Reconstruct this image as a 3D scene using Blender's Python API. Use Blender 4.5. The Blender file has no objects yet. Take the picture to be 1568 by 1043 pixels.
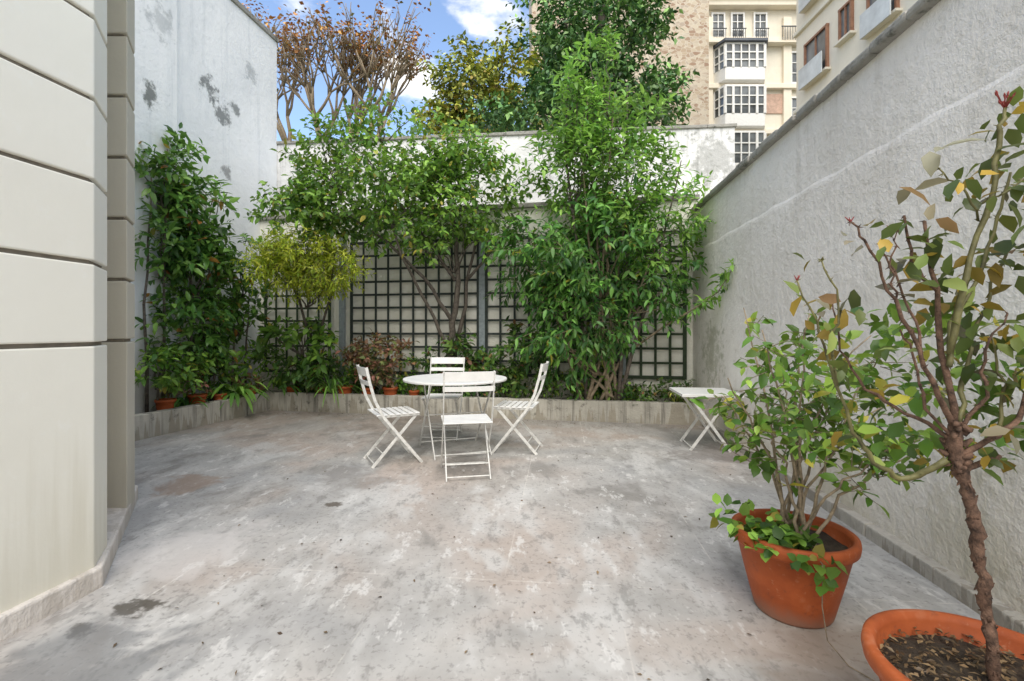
import bpy, math, random
import numpy as np
from mathutils import Vector
R=np.random.default_rng(11); random.seed(11)
scene=bpy.context.scene
COL=scene.collection

# ------------------------------------------------------------------ materials
class NT:
    def __init__(s,name,rough=.8):
        s.m=bpy.data.materials.new(name); s.m.use_nodes=True
        s.t=s.m.node_tree; s.n=s.t.nodes; s.b=s.n['Principled BSDF']
        s.b.inputs['Roughness'].default_value=rough
        g=s.n.new('ShaderNodeNewGeometry'); s.pos=g.outputs['Position']
    def L(s,a,b): s.t.links.new(a,b)
    def put(s,inp,v):
        if isinstance(v,bpy.types.NodeSocket): s.L(v,inp)
        else:
            if isinstance(v,(tuple,list)) and len(v)==3 and len(inp.default_value)==4: v=(*v,1)
            inp.default_value=v
    def noise(s,scale,detail=4,rough=.6,vec=None,dist=0):
        n=s.n.new('ShaderNodeTexNoise'); n.inputs['Scale'].default_value=scale
        n.inputs['Detail'].default_value=min(detail,4); n.inputs['Roughness'].default_value=rough
        n.inputs['Distortion'].default_value=dist
        s.L(vec or s.pos,n.inputs['Vector']); return n.outputs['Fac']
    def mapping(s,scale=(1,1,1),rot=(0,0,0),loc=(0,0,0)):
        n=s.n.new('ShaderNodeMapping'); n.inputs['Scale'].default_value=scale
        n.inputs['Rotation'].default_value=rot; n.inputs['Location'].default_value=loc
        s.L(s.pos,n.inputs['Vector']); return n.outputs[0]
    def ramp(s,f,stops):
        n=s.n.new('ShaderNodeValToRGB'); e=n.color_ramp.elements
        while len(e)<len(stops): e.new(.5)
        for i,(p,c) in enumerate(stops): e[i].position=p; e[i].color=(*c,1)
        s.L(f,n.inputs[0]); return n.outputs[0]
    def mix(s,f,a,b,blend='MIX'):
        n=s.n.new('ShaderNodeMixRGB'); n.blend_type=blend
        s.put(n.inputs[0],f); s.put(n.inputs[1],a); s.put(n.inputs[2],b); return n.outputs[0]
    def math(s,op,a,b=0.0,clamp=False):
        n=s.n.new('ShaderNodeMath'); n.operation=op; n.use_clamp=clamp
        s.put(n.inputs[0],a); s.put(n.inputs[1],b); return n.outputs[0]
    def mapr(s,v,a,b,c=0.,d=1.):
        n=s.n.new('ShaderNodeMapRange'); n.interpolation_type='SMOOTHSTEP'
        s.put(n.inputs[0],v)
        for i,x in enumerate((a,b,c,d)): n.inputs[i+1].default_value=x
        return n.outputs[0]
    def sep(s,i):
        n=s.n.new('ShaderNodeSeparateXYZ'); s.L(s.pos,n.inputs[0]); return n.outputs[i]
    def spot(s,p,r,nz):
        n=s.n.new('ShaderNodeVectorMath'); n.operation='DISTANCE'
        s.L(s.pos,n.inputs[0]); n.inputs[1].default_value=p
        d=s.math('ADD',n.outputs['Value'],s.math('MULTIPLY',s.math('SUBTRACT',nz,.5),r*3.2))
        return s.mapr(d,r,r*.35)
    def bump(s,h,strength=.4,dist=.01):
        n=s.n.new('ShaderNodeBump'); n.inputs['Strength'].default_value=strength
        n.inputs['Distance'].default_value=dist; s.L(h,n.inputs['Height'])
        s.L(n.outputs[0],s.b.inputs['Normal'])
    def base(s,c): s.put(s.b.inputs['Base Color'],c); return s.m

def m_simple(name,c,rough=.7,var=.25,scale=8,bump=.2,metal=0):
    t=NT(name,rough); n=t.noise(scale,3)
    d=tuple(x*(1-var) for x in c); u=tuple(min(1,x*(1+var)) for x in c)
    if bump>.25: t.bump(t.noise(scale*6,2),bump,.004)
    t.b.inputs['Metallic'].default_value=metal
    return t.base(t.ramp(n,[(.3,d),(.7,u)]))

def m_leaf(name,dark,mid,light,accent=None,acc=.97,rough=.45,trans=.3,g=1.45,vlo=.5):
    dark,mid,light=[tuple(min(.6,x*g) for x in q) for q in(dark,mid,light)]
    t=NT(name,rough)
    a=t.n.new('ShaderNodeAttribute'); a.attribute_name='rnd'
    w=t.n.new('ShaderNodeAttribute'); w.attribute_name='tw'
    stops=[(0,dark),(.45,mid),(.85 if acc>.87 else acc-.12,light)]
    if accent: stops+= [(acc-.01,light),(acc,accent)]
    c=t.ramp(a.outputs['Fac'],stops)
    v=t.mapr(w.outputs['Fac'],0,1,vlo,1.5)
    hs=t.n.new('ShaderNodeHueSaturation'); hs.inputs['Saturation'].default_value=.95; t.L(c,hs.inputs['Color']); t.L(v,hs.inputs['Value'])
    c2=hs.outputs[0]
    t.base(c2); t.b.inputs['Specular IOR Level'].default_value=.4
    if trans>0:
        tr=t.n.new('ShaderNodeBsdfTranslucent')
        t.L(t.mix(.35,c2,(light[0]*1.5,light[1]*1.4,light[2])),tr.inputs[0])
        mx=t.n.new('ShaderNodeMixShader'); mx.inputs[0].default_value=trans
        out=[n for n in t.n if n.type=='OUTPUT_MATERIAL'][0]
        t.L(t.b.outputs[0],mx.inputs[1]); t.L(tr.outputs[0],mx.inputs[2]); t.L(mx.outputs[0],out.inputs[0])
    return t.m

# floor : continuous weathered concrete
t=NT('patio_concrete',.8)
n1=t.noise(.5,3,.6,dist=.6); n2=t.noise(2.2,4,.68,dist=.5); n3=t.noise(34,2,.7)
n4=t.noise(.9,4,.70,vec=t.mapping(scale=(1.5,.8,1),rot=(0,0,.35),loc=(9,3,1)),dist=.3); n5=t.noise(5,4,.78,vec=t.mapping(scale=(1.5,.7,1),rot=(0,0,.5)))
c=t.ramp(n2,[(.3,(.335,.32,.295)),(.5,(.42,.40,.375)),(.68,(.50,.48,.45))])
c=t.mix(t.mapr(n1,.46,.60,0,.6),c,(.47,.37,.305))
c=t.mix(t.mapr(n1,.49,.34,0,.55),c,(.28,.285,.29))
c=t.mix(t.mapr(n4,.51,.60,0,.65),c,(.58,.565,.54))
c=t.mix(t.mapr(n4,.46,.34,0,.7),c,(.225,.21,.19))
c=t.mix(t.mapr(n5,.46,.34,0,.5),c,(.19,.18,.165))
c=t.mix(t.mapr(n5,.56,.66,0,.6),c,(.68,.66,.63))
c=t.mix(t.mapr(n3,.32,.46,.4,0),c,(.16,.15,.14))
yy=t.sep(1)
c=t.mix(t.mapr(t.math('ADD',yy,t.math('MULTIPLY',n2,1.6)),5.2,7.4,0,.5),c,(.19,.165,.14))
br=t.n.new('ShaderNodeTexBrick'); t.L(t.mapping(rot=(0,0,.1),loc=(.27,.3,0)),br.inputs['Vector'])
br.inputs['Scale'].default_value=1; br.inputs['Brick Width'].default_value=1.05; br.inputs['Row Height'].default_value=2.6
br.inputs['Mortar Size'].default_value=.005; br.inputs['Mortar Smooth'].default_value=.6; br.offset=.5
c=t.mix(t.math('MULTIPLY',br.outputs['Fac'],t.mapr(n5,.42,.6,0,.5)),c,(.66,.62,.56))
nn=t.noise(14,3)
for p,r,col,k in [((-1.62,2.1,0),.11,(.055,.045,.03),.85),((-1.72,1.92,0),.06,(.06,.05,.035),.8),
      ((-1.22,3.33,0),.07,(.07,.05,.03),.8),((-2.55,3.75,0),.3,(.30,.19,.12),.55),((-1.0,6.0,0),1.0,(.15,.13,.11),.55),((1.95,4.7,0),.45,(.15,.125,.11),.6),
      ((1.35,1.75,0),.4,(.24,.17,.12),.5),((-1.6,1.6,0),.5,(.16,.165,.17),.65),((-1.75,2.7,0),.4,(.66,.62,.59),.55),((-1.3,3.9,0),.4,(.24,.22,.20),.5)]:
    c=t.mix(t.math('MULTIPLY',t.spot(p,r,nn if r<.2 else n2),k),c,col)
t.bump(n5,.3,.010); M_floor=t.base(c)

def m_wall(name,base,dark,low,spots=(),lowz=.7,bump=.6,streakk=.45,topz=None,grime=.25,bs=11,topk=.5):
    t=NT(name,.9)
    n1=t.noise(1.0,3,.6); n2=t.noise(8,4,.72); st=t.noise(1,4,.68,vec=t.mapping(scale=(7,7,.35)))
    mid=tuple((a*1.6+b)/2.6 for a,b in zip(base,dark))
    c=t.ramp(n1,[(.34,mid),(.58,base)])
    c=t.mix(t.mapr(st,.5,.72,0,streakk),c,dark)
    c=t.mix(t.mapr(n2,.55,.8,0,.4),c,tuple(min(.9,x*1.15) for x in base))
    c=t.mix(t.mapr(n2,.45,.28,0,grime*1.6),c,dark)
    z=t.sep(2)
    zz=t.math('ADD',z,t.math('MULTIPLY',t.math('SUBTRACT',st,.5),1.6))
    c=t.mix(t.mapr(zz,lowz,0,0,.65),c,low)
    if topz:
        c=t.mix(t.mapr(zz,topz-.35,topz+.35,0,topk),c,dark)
    for p,r,col,k in spots:
        c=t.mix(t.math('MULTIPLY',t.spot(p,r,n2),k),c,col)
    t.bump(t.noise(bs,4,.72),bump,.025)
    return t.base(c)
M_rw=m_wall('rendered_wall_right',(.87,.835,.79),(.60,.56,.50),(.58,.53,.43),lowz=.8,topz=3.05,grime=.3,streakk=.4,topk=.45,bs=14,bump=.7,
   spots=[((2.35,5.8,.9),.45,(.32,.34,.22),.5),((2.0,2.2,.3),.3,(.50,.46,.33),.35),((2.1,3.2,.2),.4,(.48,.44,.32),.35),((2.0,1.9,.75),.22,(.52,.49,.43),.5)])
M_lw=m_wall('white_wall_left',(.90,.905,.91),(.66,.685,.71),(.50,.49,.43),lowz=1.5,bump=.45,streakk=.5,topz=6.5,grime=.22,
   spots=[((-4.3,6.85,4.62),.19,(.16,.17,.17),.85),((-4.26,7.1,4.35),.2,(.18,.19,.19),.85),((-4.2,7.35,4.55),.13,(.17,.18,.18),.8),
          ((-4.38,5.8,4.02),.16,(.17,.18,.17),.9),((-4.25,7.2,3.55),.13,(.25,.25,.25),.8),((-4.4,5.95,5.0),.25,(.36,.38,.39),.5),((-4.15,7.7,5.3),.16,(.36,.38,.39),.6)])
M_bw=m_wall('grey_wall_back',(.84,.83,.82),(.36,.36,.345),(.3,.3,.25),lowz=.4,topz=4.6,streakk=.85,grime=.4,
   spots=[((-3.9,8.3,3.2),.5,(.2,.2,.17),.6),((3.2,7.65,3.9),.5,(.30,.30,.28),.6)])
M_lowb=m_wall('cream_wall_trellis',(.90,.88,.79),(.72,.68,.55),(.52,.48,.36),lowz=.9,streakk=.3)
M_plc=m_wall('planter_concrete',(.52,.49,.42),(.10,.09,.075),(.26,.225,.165),lowz=.1,streakk=.9,grime=.5)
M_curb=m_wall('curb_stone',(.46,.43,.38),(.24,.22,.19),(.25,.22,.18),lowz=.05)
M_cop=m_wall('mossy_coping',(.36,.345,.31),(.10,.10,.085),(.1,.1,.1),lowz=.01,bump=.9,grime=.6)
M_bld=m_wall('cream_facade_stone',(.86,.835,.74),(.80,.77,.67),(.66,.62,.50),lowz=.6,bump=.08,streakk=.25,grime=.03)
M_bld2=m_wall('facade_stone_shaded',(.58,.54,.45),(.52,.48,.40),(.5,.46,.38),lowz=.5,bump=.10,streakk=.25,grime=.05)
M_groove=m_simple('groove_mortar',(.24,.21,.17),.9)
M_plinth=m_wall('plinth_stone',(.74,.69,.63),(.40,.35,.31),(.50,.45,.39),lowz=.08)
M_soil=m_simple('soil',(.045,.033,.022),.95,.5,25,1)
M_ground=m_simple('garden_ground',(.12,.12,.07),.95,.4,1)
M_terra=NT('terracotta',.6); _n=M_terra.noise(5,4,.7); _n2=M_terra.noise(28,3,.7)
_c=M_terra.ramp(_n,[(.3,(.30,.066,.020)),(.6,(.42,.10,.03)),(.75,(.50,.18,.09))])
_c=M_terra.mix(M_terra.mapr(_n2,.6,.75,0,.4),_c,(.55,.28,.17))
_c=M_terra.mix(M_terra.mapr(_n2,.42,.3,0,.45),_c,(.20,.06,.03))
_c=M_terra.mix(M_terra.mapr(M_terra.math('ADD',M_terra.sep(2),M_terra.math('MULTIPLY',_n,.12)),.15,.06,0,.85),_c,(.30,.17,.12))
M_terra.bump(_n2,.25,.003); M_terra.b.inputs['Specular IOR Level'].default_value=.25; M_terra=M_terra.base(_c)
M_white=m_simple('white_painted_metal',(.84,.83,.80),.4,.06,12,.05)
M_whites=m_simple('white_painted_steel_worn',(.68,.67,.63),.45,.2,25,.1)
M_trel=m_simple('grey_green_lattice',(.035,.045,.04),.75,.35,20,.1)
M_trelg=m_simple('green_lattice',(.03,.05,.022),.75,.35,20,.1)
M_post=m_simple('blue_grey_post',(.30,.34,.36),.7,.2,20)
M_bark=m_simple('bark',(.12,.10,.08),.9,.5,30,1)
M_barkl=m_simple('bark_light',(.28,.22,.15),.9,.45,30,1)
M_barkr=m_simple('rose_bark',(.13,.075,.05),.9,.75,45,1)
M_cane=m_simple('green_cane',(.13,.12,.045),.6,.6,18,.3)
M_bud=m_simple('red_bud',(.22,.03,.025),.6)
L_ct=m_leaf('leaf_tree',(.025,.07,.012),(.075,.17,.02),(.19,.33,.04),(.42,.35,.05),.965)
L_sh=m_leaf('leaf_shrub',(.018,.06,.018),(.05,.14,.025),(.12,.27,.04),(.3,.28,.03),.985)
L_shl=m_leaf('leaf_shrub_young',(.04,.12,.02),(.10,.22,.03),(.20,.35,.05))
L_la=m_leaf('leaf_laurel',(.018,.06,.012),(.055,.145,.022),(.14,.26,.04),(.4,.16,.03),.98,rough=.32)
L_mp=m_leaf('leaf_maple',(.16,.26,.015),(.34,.46,.02),(.52,.58,.05),trans=.45,g=1.1)
L_pot=m_leaf('leaf_potted',(.035,.09,.012),(.09,.19,.02),(.21,.32,.04),(.48,.42,.04),.92,rough=.35,g=1.35)
L_rose=m_leaf('leaf_rose',(.05,.08,.02),(.12,.17,.035),(.20,.25,.06),(.42,.27,.03),.72,rough=.4,g=1.15)
L_rosed=m_leaf('leaf_rose_faded',(.15,.14,.09),(.22,.22,.15),(.3,.26,.17),(.35,.2,.08),.85,g=1.0)
L_und=m_leaf('leaf_undergrowth',(.015,.05,.012),(.05,.12,.022),(.12,.20,.03),(.28,.12,.06),.95)
L_red=m_leaf('leaf_reddish',(.10,.05,.03),(.26,.14,.07),(.16,.20,.06),(.5,.20,.15),.86)
L_bgd=m_leaf('leaf_bg_dark',(.02,.055,.018),(.055,.13,.035),(.13,.23,.055),trans=0,g=1.7)
L_bgy=m_leaf('leaf_bg_yellow',(.07,.10,.015),(.19,.22,.03),(.36,.36,.05),(.46,.34,.06),.9,trans=0,g=1.6)
L_or=m_leaf('leaf_orange',(.24,.09,.025),(.42,.18,.035),(.54,.30,.07),(.24,.22,.06),.88,g=1.2,trans=0,vlo=.9)
L_dry=m_leaf('leaf_dry',(.06,.04,.02),(.12,.07,.03),(.2,.13,.06),g=1,trans=0)

# ------------------------------------------------------------------ mesh helpers
class MB:
    def __init__(s): s.v=[];s.f=[];s.m=[]
    def add(s,vs,fs,mi=0):
        o=len(s.v); s.v+= [tuple(map(float,v)) for v in vs]
        s.f+= [tuple(o+i for i in f) for f in fs]; s.m+=[mi]*len(fs)
    def box(s,cx,cy,cz,sx,sy,sz,rz=0,mi=0):
        c,sn=math.cos(rz),math.sin(rz); vs=[]
        for z in(-.5,.5):
            for x,y in((-.5,-.5),(.5,-.5),(.5,.5),(-.5,.5)):
                X=x*sx;Y=y*sy; vs.append((cx+X*c-Y*sn,cy+X*sn+Y*c,cz+z*sz))
        s.add(vs,[(3,2,1,0),(4,5,6,7),(0,1,5,4),(1,2,6,5),(2,3,7,6),(3,0,4,7)],mi)
    def prism(s,poly,z0,z1,mi=0):
        n=len(poly); a=sum(poly[i][0]*poly[(i+1)%n][1]-poly[(i+1)%n][0]*poly[i][1] for i in range(n))
        if a<0: poly=poly[::-1]
        s.add([(x,y,z0) for x,y in poly]+[(x,y,z1) for x,y in poly],
          [tuple(range(n-1,-1,-1)),tuple(range(n,2*n))]+[(i,(i+1)%n,n+(i+1)%n,n+i) for i in range(n)],mi)
    def tube(s,pts,rad,n=6,mi=0,cap=True):
        pts=[Vector(p) for p in pts]; k=len(pts)
        if not hasattr(rad,'__len__'): rad=[rad]*k
        vs=[];fs=[]; prev=None
        for i,p in enumerate(pts):
            d=(pts[min(i+1,k-1)]-pts[max(i-1,0)]); d=d.normalized() if d.length>1e-9 else Vector((0,0,1))
            if prev is None: u=d.orthogonal().normalized()
            else:
                u=prev-d*prev.dot(d); u=u.normalized() if u.length>1e-6 else d.orthogonal().normalized()
            prev=u; w=d.cross(u)
            for j in range(n):
                a=2*math.pi*j/n; vs.append(p+(u*math.cos(a)+w*math.sin(a))*rad[i])
        for i in range(k-1):
            for j in range(n): fs.append((i*n+j,i*n+(j+1)%n,(i+1)*n+(j+1)%n,(i+1)*n+j))
        if cap: fs+= [tuple(range(n-1,-1,-1)),tuple(range((k-1)*n,k*n))]
        s.add(vs,fs,mi)
    def bar(s,p,q,w,t,side=(1,0,0),mi=0):
        p=Vector(p);q=Vector(q);d=(q-p).normalized();sd=Vector(side);sd=(sd-d*sd.dot(d)).normalized();up=d.cross(sd)
        vs=[]
        for e in(p,q):
            for a,b in((-1,-1),(1,-1),(1,1),(-1,1)): vs.append(e+sd*a*w/2+up*b*t/2)
        s.add(vs,[(3,2,1,0),(4,5,6,7),(0,1,5,4),(1,2,6,5),(2,3,7,6),(3,0,4,7)],mi)
    def lathe(s,cx,cy,prof,n=48,mi=0):
        k=len(prof); vs=[];fs=[]
        for r,z in prof:
            for j in range(n):
                a=2*math.pi*j/n; vs.append((cx+r*math.cos(a),cy+r*math.sin(a),z))
        for i in range(k-1):
            for j in range(n): fs.append((i*n+j,i*n+(j+1)%n,(i+1)*n+(j+1)%n,(i+1)*n+j))
        s.add(vs,fs,mi)
    def obj(s,name,mats,parent=None,smooth=False,bevel=0,loc=None,rz=0):
        me=bpy.data.meshes.new(name); me.from_pydata(s.v,[],s.f)
        for m in mats: me.materials.append(m)
        me.polygons.foreach_set('material_index',s.m)
        if smooth: me.polygons.foreach_set('use_smooth',[True]*len(s.f))
        me.update(); o=bpy.data.objects.new(name,me); COL.objects.link(o)
        if parent: o.parent=parent
        if bevel:
            b=o.modifiers.new('bevel','BEVEL'); b.width=bevel; b.segments=2; b.limit_method='ANGLE'
        if loc: o.location=loc
        o.rotation_euler[2]=rz
        return o
def empty(name,loc=(0,0,0),rz=0):
    o=bpy.data.objects.new(name,None); COL.objects.link(o); o.location=loc; o.rotation_euler[2]=rz; o.empty_display_size=.2; return o

def nrm(a): return a/np.maximum(np.linalg.norm(a,axis=1,keepdims=True),1e-9)
T_HI=np.array([(0,0,0),(.3,.42,.06),(.3,0,0),(.3,-.42,.06),(.68,.34,.01),(.68,0,-.05),(.68,-.34,.01),(1,0,-.16)])
F_HI=np.array([(0,2,1),(0,3,2),(1,2,5),(1,5,4),(2,3,6),(2,6,5),(4,5,7),(5,6,7)])
T_LO=np.array([(0,0,0),(.45,.45,.06),(.45,-.45,.06),(1,0,-.1),(.45,0,0)])
F_LO=np.array([(0,4,1),(0,2,4),(1,4,3),(4,2,3)])
def leaf_mesh(name,LF,mat,parent=None,hi=True):
    P,D,N,L,W,r,tw=[np.concatenate([l[i] for l in LF]) for i in range(7)]
    D=nrm(D); S=nrm(np.cross(D,N)); N=np.cross(S,D)
    T,F=(T_HI,F_HI) if hi else (T_LO,F_LO)
    n=len(P);k=len(T)
    V=P[:,None,:]+D[:,None,:]*(T[None,:,0]*L[:,None])[:,:,None]+S[:,None,:]*(T[None,:,1]*W[:,None])[:,:,None]+N[:,None,:]*(T[None,:,2]*L[:,None])[:,:,None]
    Fs=(F[None]+(np.arange(n)*k)[:,None,None]).reshape(-1,3)
    me=bpy.data.meshes.new(name); me.vertices.add(n*k); me.vertices.foreach_set('co',V.reshape(-1).astype(np.float32))
    me.loops.add(len(Fs)*3); me.loops.foreach_set('vertex_index',Fs.reshape(-1).astype(np.int32))
    me.polygons.add(len(Fs)); me.polygons.foreach_set('loop_start',(np.arange(len(Fs))*3).astype(np.int32))
    try: me.polygons.foreach_set('loop_total',np.full(len(Fs),3,np.int32))
    except Exception: pass
    me.polygons.foreach_set('use_smooth',np.ones(len(Fs),bool))
    me.update(calc_edges=True)
    for nm,arr in(('rnd',r),('tw',tw)):
        a=me.attributes.new(nm,'FLOAT','POINT'); a.data.foreach_set('value',np.repeat(arr,k).astype(np.float32))
    me.materials.append(mat); o=bpy.data.objects.new(name,me); COL.objects.link(o)
    if parent: o.parent=parent
    return o
def twigs(C,D,k,TL,LL,LW,droop=.2,up=.9,side=.8,mb=None,tr=.002,tw=None):
    n=len(C); D=nrm(D); u=nrm(np.cross(D,R.normal(size=(n,3)))); w=np.cross(D,u)
    tl=TL*R.uniform(.6,1.3,n); ph=R.uniform(0,6.28,n)
    if tw is None: tw=R.uniform(0,1,n)
    out=[]
    for j in range(k):
        f=(j+.6)/k; a=ph+j*2.4
        per=u*np.cos(a)[:,None]+w*np.sin(a)[:,None]
        P=C+D*(tl*f)[:,None]-np.array([0,0,1])*(droop*.25*tl*f*f)[:,None]
        ld=D*.55+per*side+R.normal(size=(n,3))*.15; ld[:,2]-=droop
        N=np.array([0,0,1.])*up+per*-.1+D*.2+R.normal(size=(n,3))*.4
        s=R.uniform(.6,1.2,n)
        out.append((P,ld,N,LL*s,LW*s,R.uniform(0,1,n),np.clip(tw+R.uniform(-.15,.15,n),0,1)))
    if mb is not None:
        for i in range(n):
            e=C[i]+D[i]*tl[i]; mb.tube([C[i],e-np.array([0,0,droop*.25*tl[i]])],[tr,tr*.5],3,0,cap=False)
    return out
def crown(c,r,nsub,subr,m,upb=.35,lo=.35,ws=1.0):
    c=np.array(c);r=np.array(r)
    d=nrm(R.normal(size=(nsub,3))); rad=R.uniform(lo,1,nsub)**.7
    sc=c+d*r*rad[:,None]
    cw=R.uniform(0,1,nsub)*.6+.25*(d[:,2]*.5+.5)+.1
    e=nrm(R.normal(size=(nsub*m,3)))*(R.uniform(0,1,nsub*m)**.4)[:,None]
    C=np.repeat(sc,m,0)+e*subr*np.array([1,1,.7])
    D=e*.8+np.repeat(d,m,0)*.5+R.normal(size=(nsub*m,3))*.3; D[:,2]+=upb
    return C,D,np.repeat(cw,m),sc
def limb(mb,a,b,r0,r1,kink=.06,n=6,sag=0,seg=6,mi=0):
    a=np.array(a,float);b=np.array(b,float);L=np.linalg.norm(b-a);pts=[]
    for i in range(seg+1):
        f=i/seg; p=a+(b-a)*f
        if 0<i<seg: p=p+R.normal(size=3)*kink*L*.35
        p[2]+=sag*math.sin(f*math.pi)*L; pts.append(p)
    mb.tube(pts,[r0+(r1-r0)*i/seg for i in range(seg+1)],n,mi); return pts

# ------------------------------------------------------------------ ground
mb=MB(); mb.add([(-300,-200,-.03),(300,-200,-.03),(300,500,-.03),(-300,500,-.03)],[(0,1,2,3)]); mb.obj('ground',[M_ground])
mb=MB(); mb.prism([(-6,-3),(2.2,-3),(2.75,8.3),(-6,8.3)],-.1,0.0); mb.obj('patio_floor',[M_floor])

# ------------------------------------------------------------------ walls
def rx(y): return 1.83+.098*y
mb=MB(); e=empty('rendered_garden_wall')
N=60; rows=[(0,-.05),(.0,1.0),(.0,2.21),(.004,2.235),(.016,2.26),(.018,2.5),(.018,2.80)]
vs=[]
for i in range(N+1):
    y=-2+9.75*i/N; o=.006*math.sin(i*1.7)+R.uniform(-.006,.006)
    for dx,z in rows: vs.append((rx(y)+dx,y,z+(o if 2.1<z<2.3 else 0)))
k=len(rows)
mb.add(vs,[(i*k+j,i*k+j+1,(i+1)*k+j+1,(i+1)*k+j) for i in range(N) for j in range(k-1)])
mb.prism([(rx(-2)+.03,-2),(rx(-2)+.3,-2),(rx(7.75)+.3,7.75),(rx(7.75)+.03,7.75)],-.05,2.80)
mb.obj('wall',[M_rw],e)
mb=MB()
y=-2.
while y<7.7:
    l=.3; o=R.uniform(-.012,.010)
    mb.prism([(rx(y)-.035+o,y),(rx(y)+.34,y),(rx(y+l)+.34,y+l+.004),(rx(y+l)-.035+o+R.uniform(-.012,.012),y+l+.004)],2.80+R.uniform(-.006,0),2.862+R.uniform(-.012,.012)); y+=l
mb.obj('coping',[M_cop],e,bevel=.018)
mb=MB(); y=-2.
while y<6.0:
    l=min(1.2,6.03-y)
    mb.prism([(rx(y)-.06,y+.006),(rx(y)+.01,y+.006),(rx(y+l)+.01,y+l),(rx(y+l)-.06,y+l)],-.02,.075+R.uniform(-.003,.003)); y+=l
mb.obj('curb',[M_curb],e,bevel=.008)

mb=MB(); e=empty('tall_white_wall')
mb.prism([(-4.79,3.6),(-4.056,8.34),(-4.4,8.45),(-5.2,3.6)],-.05,6.15)
mb.obj('wall',[M_lw],e)
def lx(y): return -4.13+.154*(y-7.86)
mb=MB()
mb.prism([(lx(4)+.10,4),(lx(6.2)+.10,6.2),(lx(6.2)-.1,6.22),(lx(4)-.1,4)],-.05,6.12)
mb.obj('pilaster',[M_lw],e,bevel=.01)
mb=MB(); mb.prism([(-4.76,3.6),(-4.026,8.36),(-4.45,8.47),(-5.25,3.6)],6.15,6.23); mb.obj('coping',[M_cop],e,bevel=.01)
mb=MB(); mb.tube([(-4.3,7.55,6.2),(-4.3,7.55,7.2)],.025,8); mb.obj('vent_pipe',[M_post],e)

mb=MB(); e=empty('back_boundary_wall')
mb.prism([(-4.6,8.41),(3.52,7.64),(3.55,7.94),(-4.6,8.71)],-.05,4.40); mb.obj('wall',[M_bw],e)
mb=MB()
x=-4.1
while x<3.5:
    l=min(.8,3.55-x); f=lambda q:8.41-.0948*(q+4.6)
    mb.prism([(x,f(x)-.03),(x+l-.004,f(x+l)-.03),(x+l-.004,f(x+l)+.33),(x,f(x)+.33)],4.40,4.455+R.uniform(-.008,.008)); x+=l
mb.obj('coping',[M_cop],e,bevel=.01)
def by(x): return 7.79-.1914*(x+3.497)
mb=MB(); e=empty('low_cream_wall')
mb.prism([(-4.3,by(-4.3)),(2.6,by(2.6)),(2.9,7.62),(-4.3,8.35)],-.05,2.98); mb.obj('wall',[M_lowb],e)
mb=MB(); mb.prism([(-4.2,by(-4.2)-.05),(2.56,by(2.56)-.05),(2.56,7.6),(-4.2,8.3)],2.98,3.05); mb.obj('ledge',[M_cop],e,bevel=.01)

# trellis
def bar_tr(mb,x0,x1,z0,z1,off,mi):
    y=lambda q:by(q)-off
    mb.prism([(x0,y(x0)),(x1,y(x1)),(x1,y(x1)-.012),(x0,y(x0)-.012)],z0,z1,mi)
e=empty('garden_trellis')
for k,(a,b,mat) in enumerate([(-3.98,-2.87,M_trelg),(-2.5,-.5,M_trel),(-.38,1.5,M_trel),(1.6,2.36,M_trelg)]):
    mb=MB(); n=max(2,round((b-a)/.2)); s=(b-a)/n
    for i in range(n+1):
        w=.024 if i in(0,n) else .016
        bar_tr(mb,a+i*s-w,a+i*s+w,.52,2.55,.06,0)
    for j in range(11):
        z=.54+j*.2; w=.024 if j in(0,10) else .016
        bar_tr(mb,a-.01,b+.01,z-w,z+w,.045,0)
    mb.obj('lattice_panel_%d'%(k+1),[mat],e)
mb=MB()
for x in(-2.66,-.44,1.55):
    mb.box(x,by(x)-.05,1.45,.09,.05,2.5,-.19)
mb.obj('posts',[M_post],e,bevel=.004)

# planters
mb=MB(); e=empty('concrete_planter')
A=(-3.61,7.2);Lf=(-4.2,4.6);B=(2.44,6.045)
mb.prism([A,B,(B[0]+.02,B[1]+.12),(A[0]-.10,A[1]+.14),],-.02,.27)
mb.prism([(A[0]-.0,A[1]+.0),(A[0]-.1,A[1]+.14),(Lf[0]-.12,Lf[1]+.0),Lf],-.02,.268)
mb.obj('planter_wall',[M_plc],e,bevel=.008)
mb=MB(); mb.prism([(-3.66,7.27),(2.5,6.1),(2.55,6.7),(-4.2,7.95),(-4.75,4.6),(-4.25,4.6)],-.02,.21); mb.obj('soil_bed',[M_soil],e)

# ------------------------------------------------------------------ left building
e=empty('rusticated_stone_building')
def inset(poly,d):
    P=[Vector(p) for p in poly]; n=len(P); out=[]
    a=sum(P[i].x*P[(i+1)%n].y-P[(i+1)%n].x*P[i].y for i in range(n)); sg=1 if a>0 else -1
    for i in range(n):
        d1=(P[i]-P[i-1]).normalized(); d2=(P[(i+1)%n]-P[i]).normalized()
        n1=Vector((-d1.y,d1.x))*sg; n2=Vector((-d2.y,d2.x))*sg
        b=(n1+n2).normalized(); k=d/max(.3,b.dot(n1)); q=P[i]+b*k; out.append((q.x,q.y))
    return out
PA=[(-2.43,-1.5),(-1.943,2.25),(-2.075,2.48),(-2.6,2.75),(-2.9,2.93),(-7,2.93),(-7,-1.5)]
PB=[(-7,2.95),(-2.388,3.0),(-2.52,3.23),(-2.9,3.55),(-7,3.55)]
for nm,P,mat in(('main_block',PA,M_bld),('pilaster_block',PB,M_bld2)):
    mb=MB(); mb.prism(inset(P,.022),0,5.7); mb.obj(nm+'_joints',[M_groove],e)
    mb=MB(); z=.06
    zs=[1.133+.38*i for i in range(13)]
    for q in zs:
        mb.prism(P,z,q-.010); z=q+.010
    mb.obj(nm,[mat],e,bevel=.007)
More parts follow.
